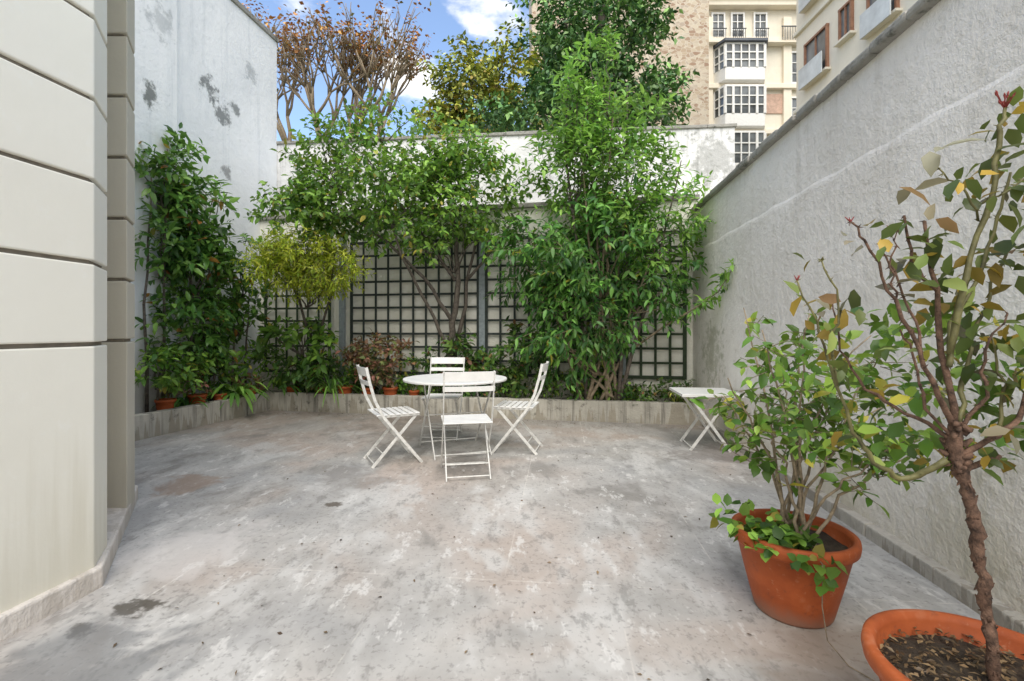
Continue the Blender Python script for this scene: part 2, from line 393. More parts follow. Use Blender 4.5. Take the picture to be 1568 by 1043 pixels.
mb=MB(); mb.prism([(-2.40,-1.5),(-1.912,2.26),(-2.66,3.44),(-3.1,3.7),(-7.1,3.7),(-7.1,-1.5)],-.02,.095); mb.obj('plinth',[M_plinth],e,bevel=.01)

# ------------------------------------------------------------------ bistro furniture
def chair(loc,rz):
    e=empty('bistro_chair',loc,rz); m=MB()
    for i in range(7):
        y=-.165+i*.057
        m.box(0,y,.452,.40,.042,.010)
    m.obj('seat_slats',[M_white],e,bevel=.003)
    m=MB()
    for sx in(-1,1):
        x=.185*sx
        m.bar((x,-.17,.44),(x,.20,.44),.008,.024,(1,0,0))
        pts=[(x+.012*sx,-.275,.875),(x+.012*sx,-.245,.74),(x+.012*sx,-.20,.58),(x+.012*sx,-.13,.44),(x+.012*sx,.02,.25),(x+.012*sx,.22,.0)]
        for a,b in zip(pts[:-1],pts[1:]): m.bar(a,b,.010,.026,(1,0,0))
        m.bar((x-.01*sx,.18,.445),(x-.01*sx,-.22,0),.010,.026,(1,0,0))
    for y,z,w in((.20,.03,.39),(.115,.13,.39),(-.20,.03,.35),(-.125,.11,.35)):
        m.tube([(-w/2,y,z),(w/2,y,z)],.006,8)
    m.obj('folding_frame',[M_whites],e,bevel=.002)
    m=MB()
    for y,z,h in((-.272,.835,.075),(-.248,.735,.04)):
        n=8; 
        for k in range(n):
            x0=-.205+.41*k/n;x1=x0+.41/n; cv=lambda x:y-.02*(1-(x/.205)**2)
            m.bar((x0,cv(x0),z),(x1+.001,cv(x1),z),.007,h,(0,1,.15))
    m.obj('backrest',[M_white],e)
    return e
chair((-.385,4.05,0),math.radians(11))
chair((-1.10,4.45,0),math.radians(-62))
chair((.06,4.85,0),math.radians(78))
chair((-.78,5.45,0),math.radians(176))

e=empty('round_bistro_table',(-.565,4.83,0),math.radians(20)); m=MB()
m.lathe(0,0,[(0,.722),(.50,.722),(.512,.720),(.515,.712),(.512,.700),(.497,.698),(.495,.708),(0,.708)],64); m.obj('table_top',[M_white],e,smooth=False)
m=MB()
def frame(m,xh,ya,yb,zt,r=.011):
    for s in(-1,1):
        m.bar((s*xh,ya,zt),(s*xh,0,zt*.52),.010,.028,(1,0,0)); m.bar((s*xh,0,zt*.52),(s*xh,yb,0),.010,.028,(1,0,0))
    m.tube([(-xh,yb*.92,.035),(xh,yb*.92,.035)],.007,8); m.tube([(-xh,ya,zt-.01),(xh,ya,zt-.01)],.007,8)
frame(m,.30,-.30,.33,.70); frame(m,.27,.30,-.33,.70)
m.tube([(-.30,0,.365),(.30,0,.365)],.006,8)
m.obj('folding_legs',[M_whites],e,bevel=.002)

e=empty('square_side_table',(1.98,4.98,0),math.radians(-6)); m=MB()
m.box(0,0,.565,.58,.58,.012); 
for s in(-1,1): m.box(0,s*.285,.552,.58,.008,.02); m.box(s*.285,0,.552,.008,.56,.02)
m.obj('table_top',[M_white],e,bevel=.004)
m=MB()
for s in(-1,1):
    m.bar((-.20,s*.22,.55),(.19,s*.22,0),.010,.028,(0,1,0)); m.bar((.20,s*.20,.55),(-.19,s*.20,0),.010,.028,(0,1,0))
for x,z in((-.175,.03),(.175,.03),(-.19,.545),(.19,.545)): m.tube([(x,-.21,z),(x,.21,z)],.006,8)
m.obj('folding_legs',[M_whites],e,bevel=.002)

# ------------------------------------------------------------------ pots
def pot(m,cx,cy,rb,rt,h,lip,mi=0):
    m.lathe(cx,cy,[(0,.003),(rb*.96,.003),(rb,.012),(rb+(rt-rb)*.45,h*.5),(rt*.90,h-lip),(rt*.93,h-lip),(rt*.985,h-lip*.8),(rt,h-lip*.4),(rt*.99,h-lip*.08),(rt*.96,h),(rt*.90,h),(rt*.87,h-.02),(rt*.84,h-lip-.03),(0,h-lip-.03)],64,mi)
def soil(m,cx,cy,r,z,mi=0):
    n=28; vs=[(cx,cy,z+.02)];fs=[]
    rings=7
    for k in range(1,rings+1):
        for j in range(n):
            a=2*math.pi*j/n; vs.append((cx+r*k/rings*math.cos(a),cy+r*k/rings*math.sin(a),z+R.uniform(0,.018)))
    for j in range(n): fs.append((0,1+j,1+(j+1)%n))
    for k in range(rings-1):
        for j in range(n):
            a=1+k*n+j;b=1+k*n+(j+1)%n; fs.append((a,a+n,b+n,b))
    m.add(vs,fs,mi)
def litter(cx,cy,r,z,n,L,mat,name,parent,dz=.01):
    a=R.uniform(0,6.28,n);q=r*np.sqrt(R.uniform(0,1,n))
    P=np.stack([cx+q*np.cos(a),cy+q*np.sin(a),z+R.uniform(0,dz,n)],1)
    D=R.normal(size=(n,3));D[:,2]*=.15; N=R.normal(size=(n,3))*.35+np.array([0,0,1])
    leaf_mesh(name,[(P,D,N,L*R.uniform(.5,1.3,n),L*.45*R.uniform(.5,1.2,n),R.uniform(0,1,n),R.uniform(0,1,n))],mat,parent,False)

# mid potted shrub
PX,PY=1.207,2.08; PH=.345
e=empty('potted_shrub'); m=MB(); pot(m,PX,PY,.152,.243,PH,.06); m.obj('terracotta_pot',[M_terra],e,smooth=True)
m=MB(); soil(m,PX,PY,.212,PH-.065); m.obj('potting_soil',[M_soil],e)
m=MB(); LF=[]
ends=[(.90,2.05,1.0),(1.02,1.98,1.20),(1.12,2.35,1.30),(1.25,2.05,1.27),(1.36,2.3,1.22),(1.47,2.0,1.18),(1.57,2.3,1.05),(1.66,2.1,.92),(1.60,1.95,.76),(1.0,2.3,.88),(1.38,2.5,1.0),(1.74,2.25,1.12),(1.06,1.98,.80),(1.72,2.0,.72)]
for q in ends:
    st=np.array([PX+R.uniform(-.06,.06),PY+R.uniform(-.06,.06),PH-.06]); q=np.array(q)
    mid=st+(q-st)*.45+np.array([(q[0]-PX)*-.25,(q[1]-PY)*-.25,.06])
    pts=[]
    for i in range(13):
        f=i/12; pts.append(st*(1-f)**2+2*mid*f*(1-f)+q*f*f+R.normal(size=3)*.007)
    m.tube(pts,[.0085-.006*i/12 for i in range(13)],6)
    pts=np.array(pts)
    for i in range(14):
        f=R.uniform(.55,1.0); p=pts[min(12,int(f*12))]+R.normal(size=3)*.012
        d=np.array([R.normal()*.8+(q[0]-PX)*.6,R.normal()*.8,R.uniform(-.3,.8)])
        LF+=twigs(p[None],d[None],4,.14,.066,.044,droop=.25,mb=m,tr=.0025)
m.obj('stems',[M_barkl],e,smooth=True); leaf_mesh('foliage',LF,L_pot,e)
LF=[]
for i in range(46):
    a=R.uniform(0,6.28);q=R.uniform(0,.18)
    p=np.array([[PX-.08+q*math.cos(a),PY-.05+q*math.sin(a),PH-.045]]); LF+=twigs(p,np.array([[R.normal()*.7-.3,R.normal()*.7-.3,1.]]),4,.10,.055,.05,droop=.3)
for i in range(4):
    p=np.array([[PX-.08+.03*i,PY-.235,PH+.005-.03*(i%3)]]); LF+=twigs(p,np.array([[R.normal()*.3,-.5,-.6]]),3,.07,.055,.05)
for i in range(5):
    p=np.array([[PX-.23,PY-.03,PH+.04]])+R.normal(size=(1,3))*.03; LF+=twigs(p,np.array([[-.6,R.normal()*.4,.4]]),4,.10,.06,.045)
leaf_mesh('ground_cover',LF,L_ct,e)
m=MB(); m.tube([(PX-.03,PY-.2,PH-.02),(PX-.035,PY-.255,PH-.03),(PX-.03,PY-.245,.15),(PX-.02,PY-.26,.03),(PX-.01,PY-.36,.005),(PX+.06,PY-.5,.004)],.002,4); m.obj('trailing_stem',[M_barkl],e)

# foreground rose
QX,QY=1.215,1.22
e=empty('potted_rose_bush'); m=MB(); pot(m,QX,QY,.17,.272,.345,.055); m.obj('terracotta_pot',[M_terra],e,smooth=True)
m=MB(); soil(m,QX,QY,.236,.275); m.obj('potting_soil',[M_soil],e)
litter(QX,QY,.225,.297,800,.024,L_dry,'bark_mulch',e,.012)
m=MB(); Y=1.25
tr=[(1.25,Y,.28),(1.240,Y,.40),(1.232,Y+.01,.482),(1.222,Y,.56),(1.21,Y+.01,.617),(1.20,Y,.69),(1.185,Y,.752),(1.165,Y,.82),(1.151,Y,.871),(1.142,Y,.955)]
TT=[];TR=[]
for i in range(len(tr)-1):
    for k in range(5):
        a=np.array(tr[i]);b=np.array(tr[i+1]); TT.append(a+(b-a)*k/5+R.normal(size=3)*.0022); TR.append(.0135+R.uniform(-.0025,.003)+(.003 if i>6 else 0))
TT.append(np.array(tr[-1])); TR.append(.012)
m.tube(TT,TR,9)
for i in range(22):
    a=R.uniform(0,6.28); z=R.uniform(.83,.96); p=np.array([1.147+.014*math.cos(a),Y+.014*math.sin(a),z])
    m.tube([p,p+np.array([math.cos(a)*.02,math.sin(a)*.018,R.uniform(-.01,.02)])],[.010,.004],6)
for i in range(140):
    q=TT[R.integers(0,len(TT))]; a=R.uniform(0,6.28); d=np.array([math.cos(a),math.sin(a),0]); m.tube([q+d*.010,q+d*.017+np.array([0,0,R.uniform(-.014,.014)])],[.0045,.001],4)
canes=[
 ([(1.142,Y,.95),(1.134,Y+.02,1.14),(1.118,Y+.03,1.31),(1.10,Y+.04,1.49)],.010,.004,0),
 ([(1.13,Y,1.14),(1.15,Y-.02,1.33),(1.21,Y-.03,1.546),(1.232,Y-.03,1.70),(1.244,Y-.03,1.76)],.009,.004,1),
 ([(1.142,Y,.95),(1.09,Y-.02,1.03),(1.04,Y-.03,1.107),(.97,Y-.03,1.27),(.90,Y-.04,1.40),(.847,Y-.04,1.47)],.008,.002,0),
 ([(1.12,Y,.86),(1.075,Y+.03,.815),(1.024,Y+.04,.803),(.96,Y+.03,.85),(.90,Y+.03,.93),(.85,Y+.02,1.06),(.80,Y,1.19),(.737,Y,1.327)],.009,.002,1),
 ([(1.15,Y,.87),(1.21,Y-.02,.92),(1.277,Y-.03,.972),(1.325,Y-.03,1.107),(1.36,Y-.02,1.25)],.009,.004,0),
 ([(1.16,Y,.95),(1.21,Y+.05,1.06),(1.265,Y+.08,1.175),(1.34,Y+.1,1.33),(1.40,Y+.1,1.45)],.007,.003,1),
 ([(1.14,Y,.92),(1.08,Y+.08,.97),(1.02,Y+.14,1.03),(.97,Y+.18,1.14),(.96,Y+.2,1.3)],.006,.002,0),
 ([(1.134,Y,1.1),(1.17,Y+.04,1.22),(1.25,Y+.05,1.33),(1.31,Y+.05,1.5),(1.33,Y+.04,1.62)],.007,.003,1),
 ([(1.04,Y-.03,1.107),(1.03,Y-.02,1.22),(.985,Y,1.35),(.95,Y,1.42)],.004,.002,0),
 ([(1.12,Y+.03,1.3),(1.06,Y+.03,1.38),(1.03,Y+.02,1.50)],.005,.003,0),
 ([(.85,Y+.02,1.06),(.83,Y,1.16),(.845,Y,1.28),(.80,Y,1.38)],.004,.002,1),
 ([(.97,Y-.03,1.27),(.955,Y-.03,1.36),(.965,Y-.04,1.45)],.003,.0015,0),
 ([(1.15,Y,.83),(1.22,Y+.03,.84),(1.31,Y+.05,.86)],.010,.006,0),
 ([(1.19,Y-.02,1.48),(1.12,Y-.04,1.56),(1.06,Y-.05,1.60)],.003,.002,1),
 ([(1.2,Y-.02,1.52),(1.26,Y-.04,1.56),(1.33,Y-.05,1.62)],.003,.002,1),
 ([(1.15,Y,.90),(1.08,Y+.02,1.0),(1.06,Y+.02,1.12),(1.02,Y+.02,1.2)],.005,.002,0),
 ([(1.15,Y,.93),(1.2,Y-.02,1.03),(1.19,Y-.03,1.15),(1.24,Y-.04,1.24)],.006,.002,0),
 ([(1.24,Y-.02,.95),(1.27,Y,1.06),(1.24,Y,1.18)],.005,.002,1),
]
m2=MB(); allp=[]
for pts,r0,r1,g in canes:
    P=[]; 
    for i in range(len(pts)-1):
        a=np.array(pts[i]);b=np.array(pts[i+1])
        for k in range(4): P.append(a+(b-a)*k/4+R.normal(size=3)*.003)
    P.append(np.array(pts[-1])); n=len(P)
    (m2 if g else m).tube(P,[(r0+(r1-r0)*i/(n-1))*R.uniform(.88,1.12) for i in range(n)],7)
    allp.append(np.array(P))
    for i in range(n*2):
        q=P[R.integers(0,n)]; d=nrm(R.normal(size=(1,3)))[0]; (m2 if g else m).tube([q,q+d*.012],[.0022,.0004],4)
m.obj('trunk',[M_barkr],e,smooth=True); m2.obj('canes',[M_cane],e,smooth=True)
LF=[];LD=[]
CNT={0:6,1:7,2:2,3:5,4:13,5:13,6:7,7:12,8:2,9:4,10:3,11:1,12:6,13:2,14:5,15:3,16:5,17:5}
for ci,P in enumerate(allp):
    n=len(P)
    for i in range(CNT[ci]):
        q=P[R.integers(int(n*.35),n)]
        d=np.array([[R.normal(),R.normal()*.8,R.uniform(-.3,.7)]])
        (LF if R.uniform()<.85 else LD).extend(twigs(q[None],d,3,.085,.056,.038,droop=.35))
def big(p,n,dst,L=.06):
    for i in range(n): dst.extend(twigs((np.array(p)+R.normal(size=3)*.02)[None],np.array([[R.normal()*.8,R.normal()*.5,-.1+R.normal()*.4]]),3,.08,L,L*.62,droop=.3))
big((1.04,Y-.05,1.60),1,LD,.085); big((1.0,Y,1.57),1,LD,.08); big((1.28,Y-.03,1.5),4,LF,.075); big((1.3,Y,1.38),5,LF,.07); big((1.15,Y,1.42),3,LF,.07)
big((1.33,Y-.03,1.65),3,LF,.07); big((.90,Y,1.30),1,LD,.06)
leaf_mesh('foliage',LF,L_rose,e); leaf_mesh('faded_leaves',LD,L_rosed,e)
LF=[]
for i in range(100):
    p=np.array([[R.uniform(.96,1.5),Y+R.uniform(.05,.45),R.uniform(.78,1.24)]]); LF+=twigs(p,np.array([[R.normal(),R.normal(),.5]]),4,.1,.058,.04,droop=.2)
leaf_mesh('lower_foliage',LF,L_pot,e)
m=MB()
for i in range(12):
    d=np.array([R.normal()*.6,R.normal()*.5,1.]); d/=np.linalg.norm(d); p=np.array([1.244,Y-.03,1.755]); q=p+d*R.uniform(.01,.045)
    m.tube([p,q,q+d*.006],[.0012,.0012,.003],6); m.tube([q+d*.006,q+d*.013],[.003,.0005],6)
for p in((.847,Y-.04,1.47),(.965,Y-.04,1.45),(.737,Y,1.327)):
    p=np.array(p)
    for i in range(3): m.tube([p,p+np.array([R.normal()*.010,R.normal()*.01,.014])],[.0022,.001],5)
m.obj('red_buds',[M_bud],e,smooth=True)

# ------------------------------------------------------------------ garden plants
def plant(name,base_pts,trunks,crowns,leaf,mat,bark=M_bark,tw=(8,.22),hi=True,twig=True,upb=.3,droop=.25,subbr=5,extra=None):
    e=empty(name); m=MB(); LF=[]
    for pts,r0,r1 in trunks:
        n=len(pts); P=[]
        for i in range(n-1):
            a=np.array(pts[i],float);b=np.array(pts[i+1],float)
            for k in range(4): P.append(a+(b-a)*k/4+R.normal(size=3)*r0*.25)
        P.append(np.array(pts[-1],float)); q=len(P)
        m.tube(P,[r0+(r1-r0)*i/(q-1) for i in range(q)],8)
    for c in crowns:
        cen,rad,ns,sr,mm=c[:5]; frm=c[5] if len(c)>5 else None
        C,D,W,sc=crown(cen,rad,ns,sr,mm,upb)
        if frm is not None:
            for i in range(0,ns,max(1,ns//subbr)):
                limb(m,frm,sc[i],.013*(1 if hi else 4),.004*(1 if hi else 3),.1,5,seg=5)
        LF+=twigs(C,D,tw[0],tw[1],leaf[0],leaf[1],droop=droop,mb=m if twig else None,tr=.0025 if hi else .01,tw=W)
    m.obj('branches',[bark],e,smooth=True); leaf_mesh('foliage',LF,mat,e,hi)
    return e

plant('small_garden_tree',None,[
  ([(-.92,6.98,.2),(-.90,6.95,.8),(-.84,6.9,1.3),(-.78,6.85,1.9),(-.80,6.8,2.6),(-.9,6.8,3.4)],.06,.02),
  ([(-.92,6.98,.2),(-.86,7.05,.7),(-.70,7.0,1.4),(-.62,6.9,2.0),(-.45,6.8,2.8)],.042,.015),
  ([(-.84,6.9,1.3),(-1.2,6.7,1.9),(-1.7,6.5,2.4),(-2.3,6.4,2.8)],.03,.012),
  ([(-.90,6.95,.9),(-1.15,6.75,1.5),(-1.5,6.5,2.2),(-1.7,6.4,3.0)],.028,.012),
  ([(-.80,6.85,1.9),(-1.3,6.7,2.6),(-1.9,6.6,3.4)],.025,.01),
  ([(-.65,6.9,1.9),(-.2,6.7,2.4),(.1,6.6,2.8)],.022,.01)],
  [((-1.75,6.5,3.0),(1.05,.55,.65),46,.24,12,(-1.5,6.5,2.6)),
   ((-2.75,6.4,2.8),(.6,.4,.38),20,.2,11,(-2.2,6.4,2.7)),
   ((-.55,6.6,3.0),(.7,.5,.7),32,.24,12,(-.8,6.8,2.6)),
   ((-1.5,6.8,3.65),(1.25,.5,.45),30,.24,11,(-1.7,6.6,3.2)),
   ((-1.75,6.9,4.15),(.65,.3,.2),5,.16,6,(-1.8,6.7,3.8)),
   ((-.9,6.6,2.4),(.85,.5,.25),12,.2,8,(-.8,6.85,2.0)),
   ((-2.6,6.7,3.5),(.4,.3,.4),8,.18,9,(-2.3,6.5,3.0))],
  (.098,.058),L_ct,tw=(6,.22))
tr=[]
for x,y,z in[(.55,6.4,2.6),(.9,6.2,3.4),(1.2,6.4,3.6),(1.5,6.2,3.0),(1.9,6.2,2.5),(.35,6.3,1.8),(1.3,6.1,4.2),(1.7,6.0,2.0),(1.0,6.5,4.3)]:
    bx=1.2+R.uniform(-.25,.25); tr.append(([(bx,6.45,.2),((bx+x)/2+R.uniform(-.1,.1),6.4,z*.4),(x,y,z)],.026,.009))
plant('broadleaf_shrub',None,tr,
  [((1.15,6.25,2.15),(.95,.5,.65),44,.24,11,(1.2,6.4,1.6)),
   ((.95,6.2,1.4),(.65,.45,.5),20,.22,10,(1.2,6.4,.9)),
   ((.75,6.3,.9),(.35,.35,.35),6,.18,8,(1.2,6.4,.6)),
   ((.35,6.4,2.1),(.45,.35,.6),14,.2,9,(.6,6.4,1.8)),
   ((1.75,6.1,1.6),(.3,.25,.35),8,.16,7,(1.5,6.3,1.4))],
  (.135,.052),L_sh,bark=M_barkl,tw=(7,.25),upb=-.05,droop=.55)
plant('tall_privet_shrub',None,[([(1.0,6.5,.2),(.9,6.4,2.0),(.7,6.4,3.6),(.75,6.4,4.6)],.03,.006),([(1.4,6.4,.2),(1.5,6.3,2.2),(1.5,6.3,4.4)],.03,.006),([(1.4,6.4,.2),(1.8,6.2,1.8),(2.1,6.0,3.3)],.03,.006)],
  [((.75,6.4,3.2),(.55,.4,.7),22,.2,10,(.8,6.4,2.8)),((1.5,6.3,3.1),(.75,.4,.7),28,.22,10,(1.5,6.3,2.7)),
   ((1.35,6.35,3.9),(.6,.3,.4),12,.2,7,(1.5,6.3,3.4)),((.8,6.4,3.95),(.35,.3,.45),8,.15,6,(.75,6.4,3.5)),
   ((1.9,6.15,2.5),(.5,.3,.6),15,.2,9,(1.7,6.2,2.2)),
   ((1.15,6.35,4.5),(.5,.2,.5),10,.09,4,(1.3,6.3,3.9))],
  (.125,.05),L_shl,tw=(7,.28),upb=.7,droop=.2)
m=MB(); e=empty('arching_shrub_branch'); P=[(1.5,6.3,.9),(1.9,6.0,1.25),(2.15,5.7,1.45),(2.3,5.4,1.62),(2.33,5.1,1.85)]
m.tube(P,[.016,.013,.01,.007,.004],6); LF=[]
for i in range(30):
    f=R.uniform(.3,1)*4; k=min(3,int(f)); q=np.array(P[k])+(np.array(P[k+1])-np.array(P[k]))*(f-k); LF+=twigs(q[None],R.normal(size=(1,3))+np.array([[-.3,0,.1]]),5,.13,.11,.045,droop=.4)
m.obj('branch',[M_barkl],e,smooth=True); leaf_mesh('foliage',LF,L_shl,e)

plant('japanese_maple',None,[([(-2.95,7.3,.2),(-2.9,7.15,.9),(-3.0,6.8,1.6),(-3.1,6.5,2.2)],.03,.012),([(-2.9,7.15,.9),(-2.5,6.7,1.7),(-2.35,6.4,2.2)],.022,.01)],
  [((-2.80,6.35,2.18),(.62,.35,.20),30,.18,12,(-3.0,6.7,1.9)),((-3.05,6.4,1.98),(.4,.3,.17),14,.15,11,(-3.0,6.7,1.8)),
   ((-2.35,6.3,1.98),(.40,.3,.22),17,.16,10,(-2.5,6.6,1.7)),((-2.65,6.35,1.75),(.35,.3,.12),5,.12,7,(-2.9,6.8,1.5))],
  (.08,.026),L_mp,tw=(8,.18),upb=-.1,droop=.35)

# left laurels
def lp(y,off): return (-3.61+.227*(y-7.2)-off)
tr=[]
for yy,z in((5.7,3.0),(5.9,3.4),(6.2,2.6),(6.6,2.2),(6.9,2.0),(7.2,1.8)):
    tr.append(([(lp(yy,.35),yy,.2),(lp(yy,.3),yy+R.uniform(-.1,.1),z*.5),(lp(yy,.3),yy,z)],.02,.008))
plant('laurel_hedge',None,tr,
  [((-4.18,5.95,2.45),(.27,.35,.55),24,.18,9,(-4.25,5.9,1.8)),((-4.22,5.85,3.15),(.22,.35,.40),10,.14,7,(-4.25,5.9,2.6)),
   ((-4.08,6.35,1.95),(.28,.4,.45),18,.18,9,(-4.15,6.3,1.5)),((-4.08,6.35,1.25),(.28,.65,.4),20,.18,9,(-4.2,6.4,.9)),
   ((-4.0,6.5,2.75),(.2,.2,.35),5,.13,6,(-4.1,6.5,2.2)),
   ((-3.95,7.05,1.3),(.2,.3,.32),7,.15,7,(-4.0,7.1,1.1)),((-3.85,6.9,2.05),(.2,.3,.35),5,.13,6,(-4.0,7.0,1.6))],
  (.145,.07),L_la,tw=(6,.2),upb=.25,droop=.3)
plant('camellia_bush',None,[([(-4.2,5.7,.2),(-4.15,5.7,.7)],.015,.008)],
  [((-4.15,5.75,.68),(.25,.3,.3),12,.15,8,(-4.2,5.7,.5)),((-4.0,6.5,.65),(.2,.3,.25),9,.14,8),((-3.75,7.25,.8),(.2,.25,.25),6,.13,7)],(.115,.058),L_ct,tw=(6,.16))
def strap(name,c,n,L,mat,w=.022):
    e=empty(name); mbs=MB()
    for i in range(n):
        a=R.uniform(0,6.28); l=L*R.uniform(.6,1.15); el=R.uniform(.5,1.3); p=np.array(c)+np.array([math.cos(a),math.sin(a),0])*.03
        v=np.array([math.cos(a)*math.cos(el),math.sin(a)*math.cos(el),math.sin(el)])*l/6; sd=np.array([-math.sin(a),math.cos(a),0])
        vs=[]
        for k in range(8):
            ww=w*(.6+.8*math.sin(math.pi*(k+.6)/8.6))*.5 if k<7 else .001
            vs+=[p-sd*ww,p+sd*ww]; p=p+v; v=v+np.array([0,0,-l*.04])
        mbs.add(vs,[(2*k,2*k+1,2*k+3,2*k+2) for k in range(7)])
    o=mbs.obj('leaves',[mat],e,smooth=True); n0=len(o.data.vertices)
    for nm in('rnd','tw'):
        at=o.data.attributes.new(nm,'FLOAT','POINT'); at.data.foreach_set('value',np.repeat(R.uniform(0,.95,n0//16),16).astype(np.float32))
strap('agapanthus_plant',(-3.86,6.75,.26),46,.6,L_shl,.036)
strap('agapanthus_plant',(-4.08,6.05,.22),26,.42,L_sh,.028)
strap('agapanthus_plant',(-3.5,7.35,.3),34,.58,L_ct,.032)
strap('spider_plant',(-2.6,6.95,.3),44,.6,L_shl,.014)
strap('spider_plant',(2.15,6.35,.25),30,.45,L_bgy,.012)
def pc(x): return 6.81-.191*x
e=empty('planter_undergrowth'); m=MB();LF=[];LG=[]
for x in np.arange(-3.3,2.35,.28):
    big_=R.uniform(.6,1.3); h=.32+.2*big_
    if x>1.2: h=.30
    C,D,W,_=crown((x,pc(x)+.04,h*.95),(.2,.15,h*.5),7,.12,6,.3)
    (LF if R.uniform()<.5 else LG).extend(twigs(C,D,6,.14,.085*big_,.05*big_,tw=W,mb=m))
m.obj('twigs',[M_bark],e); leaf_mesh('foliage',LF,L_und,e); leaf_mesh('foliage_light',LG,L_ct,e)
plant('hydrangea_bush',None,[([(-2.05,7.1,.2),(-2.0,7.05,.6)],.012,.006),([(-1.95,7.1,.2),(-1.8,7.05,.7)],.012,.006)],
  [((-1.9,6.95,.78),(.45,.2,.30),24,.12,6,(-2.0,7.0,.5))],(.085,.055),L_red,tw=(6,.14),bark=M_barkl)
plant('geranium_plant',None,[([(-4.1,5.9,.25),(-4.1,5.9,.5)],.01,.005)],
  [((-4.05,6.05,.5),(.12,.2,.12),5,.09,5,(-4.1,5.9,.4)),((-3.8,7.05,.48),(.15,.15,.1),5,.09,5)],(.07,.055),L_red,tw=(5,.10),bark=M_barkl)
plant('fatsia_bush',None,[([(-3.0,7.1,.2),(-3.05,7.0,1.1)],.015,.008)],
  [((-3.15,6.95,1.12),(.42,.25,.16),8,.12,5,(-3.05,7.0,.8)),((-2.6,6.95,.85),(.3,.2,.18),4,.12,5,(-2.8,7.0,.7))],(.16,.085),L_ct,tw=(5,.16),droop=.4)
plant('dark_leaf_shrub',None,[([(-2.9,7.2,.2),(-2.95,7.15,.9)],.015,.008)],
  [((-3.1,7.15,.65),(.38,.2,.22),9,.14,7,(-2.95,7.1,.5)),((-.75,6.85,.7),(.35,.2,.28),8,.14,7),((.1,6.7,.8),(.3,.2,.35),8,.14,8)],(.11,.06),L_und,tw=(7,.18))
def smallpot(x,y,s=1):
    e=empty('small_terracotta_pot',(x,y,.21)); m=MB(); pot(m,0,0,.07*s,.10*s,.15*s,.03*s); m.obj('pot',[M_terra],e,smooth=True)
for x,y,s in((-4.12,5.75,1.1),(-4.02,6.18,1.1),(-3.93,6.5,.9),(-3.80,7.0,1.0),(-2.45,7.10,1.1),(-1.75,6.96,1.1),(-2.1,7.05,1.0),(-3.3,7.27,.9),(-2.85,7.2,.9),(-1.4,6.92,.8)): smallpot(x,y,s)
n=460; X=R.uniform(-3.4,2.2,n); Yb=pc(X)-.36-np.abs(R.normal(size=n))*.25
X2=R.uniform(-1.8,1.9,160); Y2=R.uniform(1.4,6,160)
X=np.concatenate([X,X2]);Yb=np.concatenate([Yb,Y2]); n=len(X)
P=np.stack([X,Yb,np.full(n,.006)],1); D=R.normal(size=(n,3));D[:,2]*=.1
leaf_mesh('fallen_leaves',[(P,D,R.normal(size=(n,3))*.2+np.array([0,0,1]),R.uniform(.01,.03,n),R.uniform(.006,.016,n),R.uniform(0,1,n),R.uniform(0,1,n))],L_dry,None,False)

# ------------------------------------------------------------------ background trees
plant('plane_tree_green',None,[([(2.9,14,0),(2.8,14,5),(2.6,14,9),(2.6,14,12)],.25,.08),([(2.8,14,5),(1.2,14,8),(.9,14,9.5)],.14,.04),([(2.8,14,5.5),(4.2,14,8.5)],.12,.04)],
  [((2.45,14,9.4),(1.95,1.4,2.6),85,.55,15,(2.6,14,8)),((1.0,14,7.2),(2.2,1.2,1.2),48,.55,13,(2.0,14,6.5)),((3.8,13.8,7.6),(1.1,1.1,1.2),24,.5,12,(3.2,14,7))],
  (.21,.12),L_bgd,tw=(7,.42),hi=False,twig=False)
plant('yellowing_linden_tree',None,[([(-1.6,17,0),(-1.5,17,6),(-1.4,17,10)],.2,.06),([(-1.5,17,6),(-2.9,17,8.5)],.1,.04)],
  [((-1.4,17,9.3),(1.5,1.2,1.7),48,.45,14,(-1.4,17,8)),((.3,17,9.7),(1.2,1,1.7),28,.45,13,(-.8,17,8)),((-2.6,17,8.1),(1.0,1,1.0),20,.4,12,(-1.6,17,7)),((-.5,17.5,7.9),(3.0,1,1.3),40,.5,12)],
  (.21,.14),L_bgy,tw=(6,.42),hi=False,twig=False)
m=MB(); e=empty('autumn_plane_tree'); tips=[]
def rec(p,d,L,r,dep):
    d=d/np.linalg.norm(d); q=p+d*L; mid=(p+q)/2+R.normal(size=3)*L*.05
    m.tube([p,mid,q],[r,r*.85,r*.7],6 if dep>2 else 4)
    if dep==0: tips.append((q,d)); return
    if dep<3: tips.append((q,d))
    k=3 if dep>1 else 2
    for i in range(k):
        nd=d+R.normal(size=3)*np.array([.40,.3,.28])+np.array([0,0,.2]); rec(q,nd,L*R.uniform(.7,.9),r*.66,dep-1)
for ox,dx in((-9.0,-.05),(-7.9,.0),(-6.9,.05),(-6.0,.08)):
    base=np.array([ox,20.,0]); m.tube([base,base+np.array([dx*3,0,6.8])],[.3,.18],8); rec(base+np.array([dx*3,0,6.8]),np.array([dx,0,1.]),1.78,.15,5)
m.obj('branches',[M_barkl],e,smooth=True)
C=np.array([a for a,b in tips]);D=np.array([b for a,b in tips]); sel=R.uniform(size=len(C))<.6; C=C[sel];D=D[sel]
leaf_mesh('foliage',twigs(C,D,4,.45,.19,.14,droop=.4),L_or,e,False)

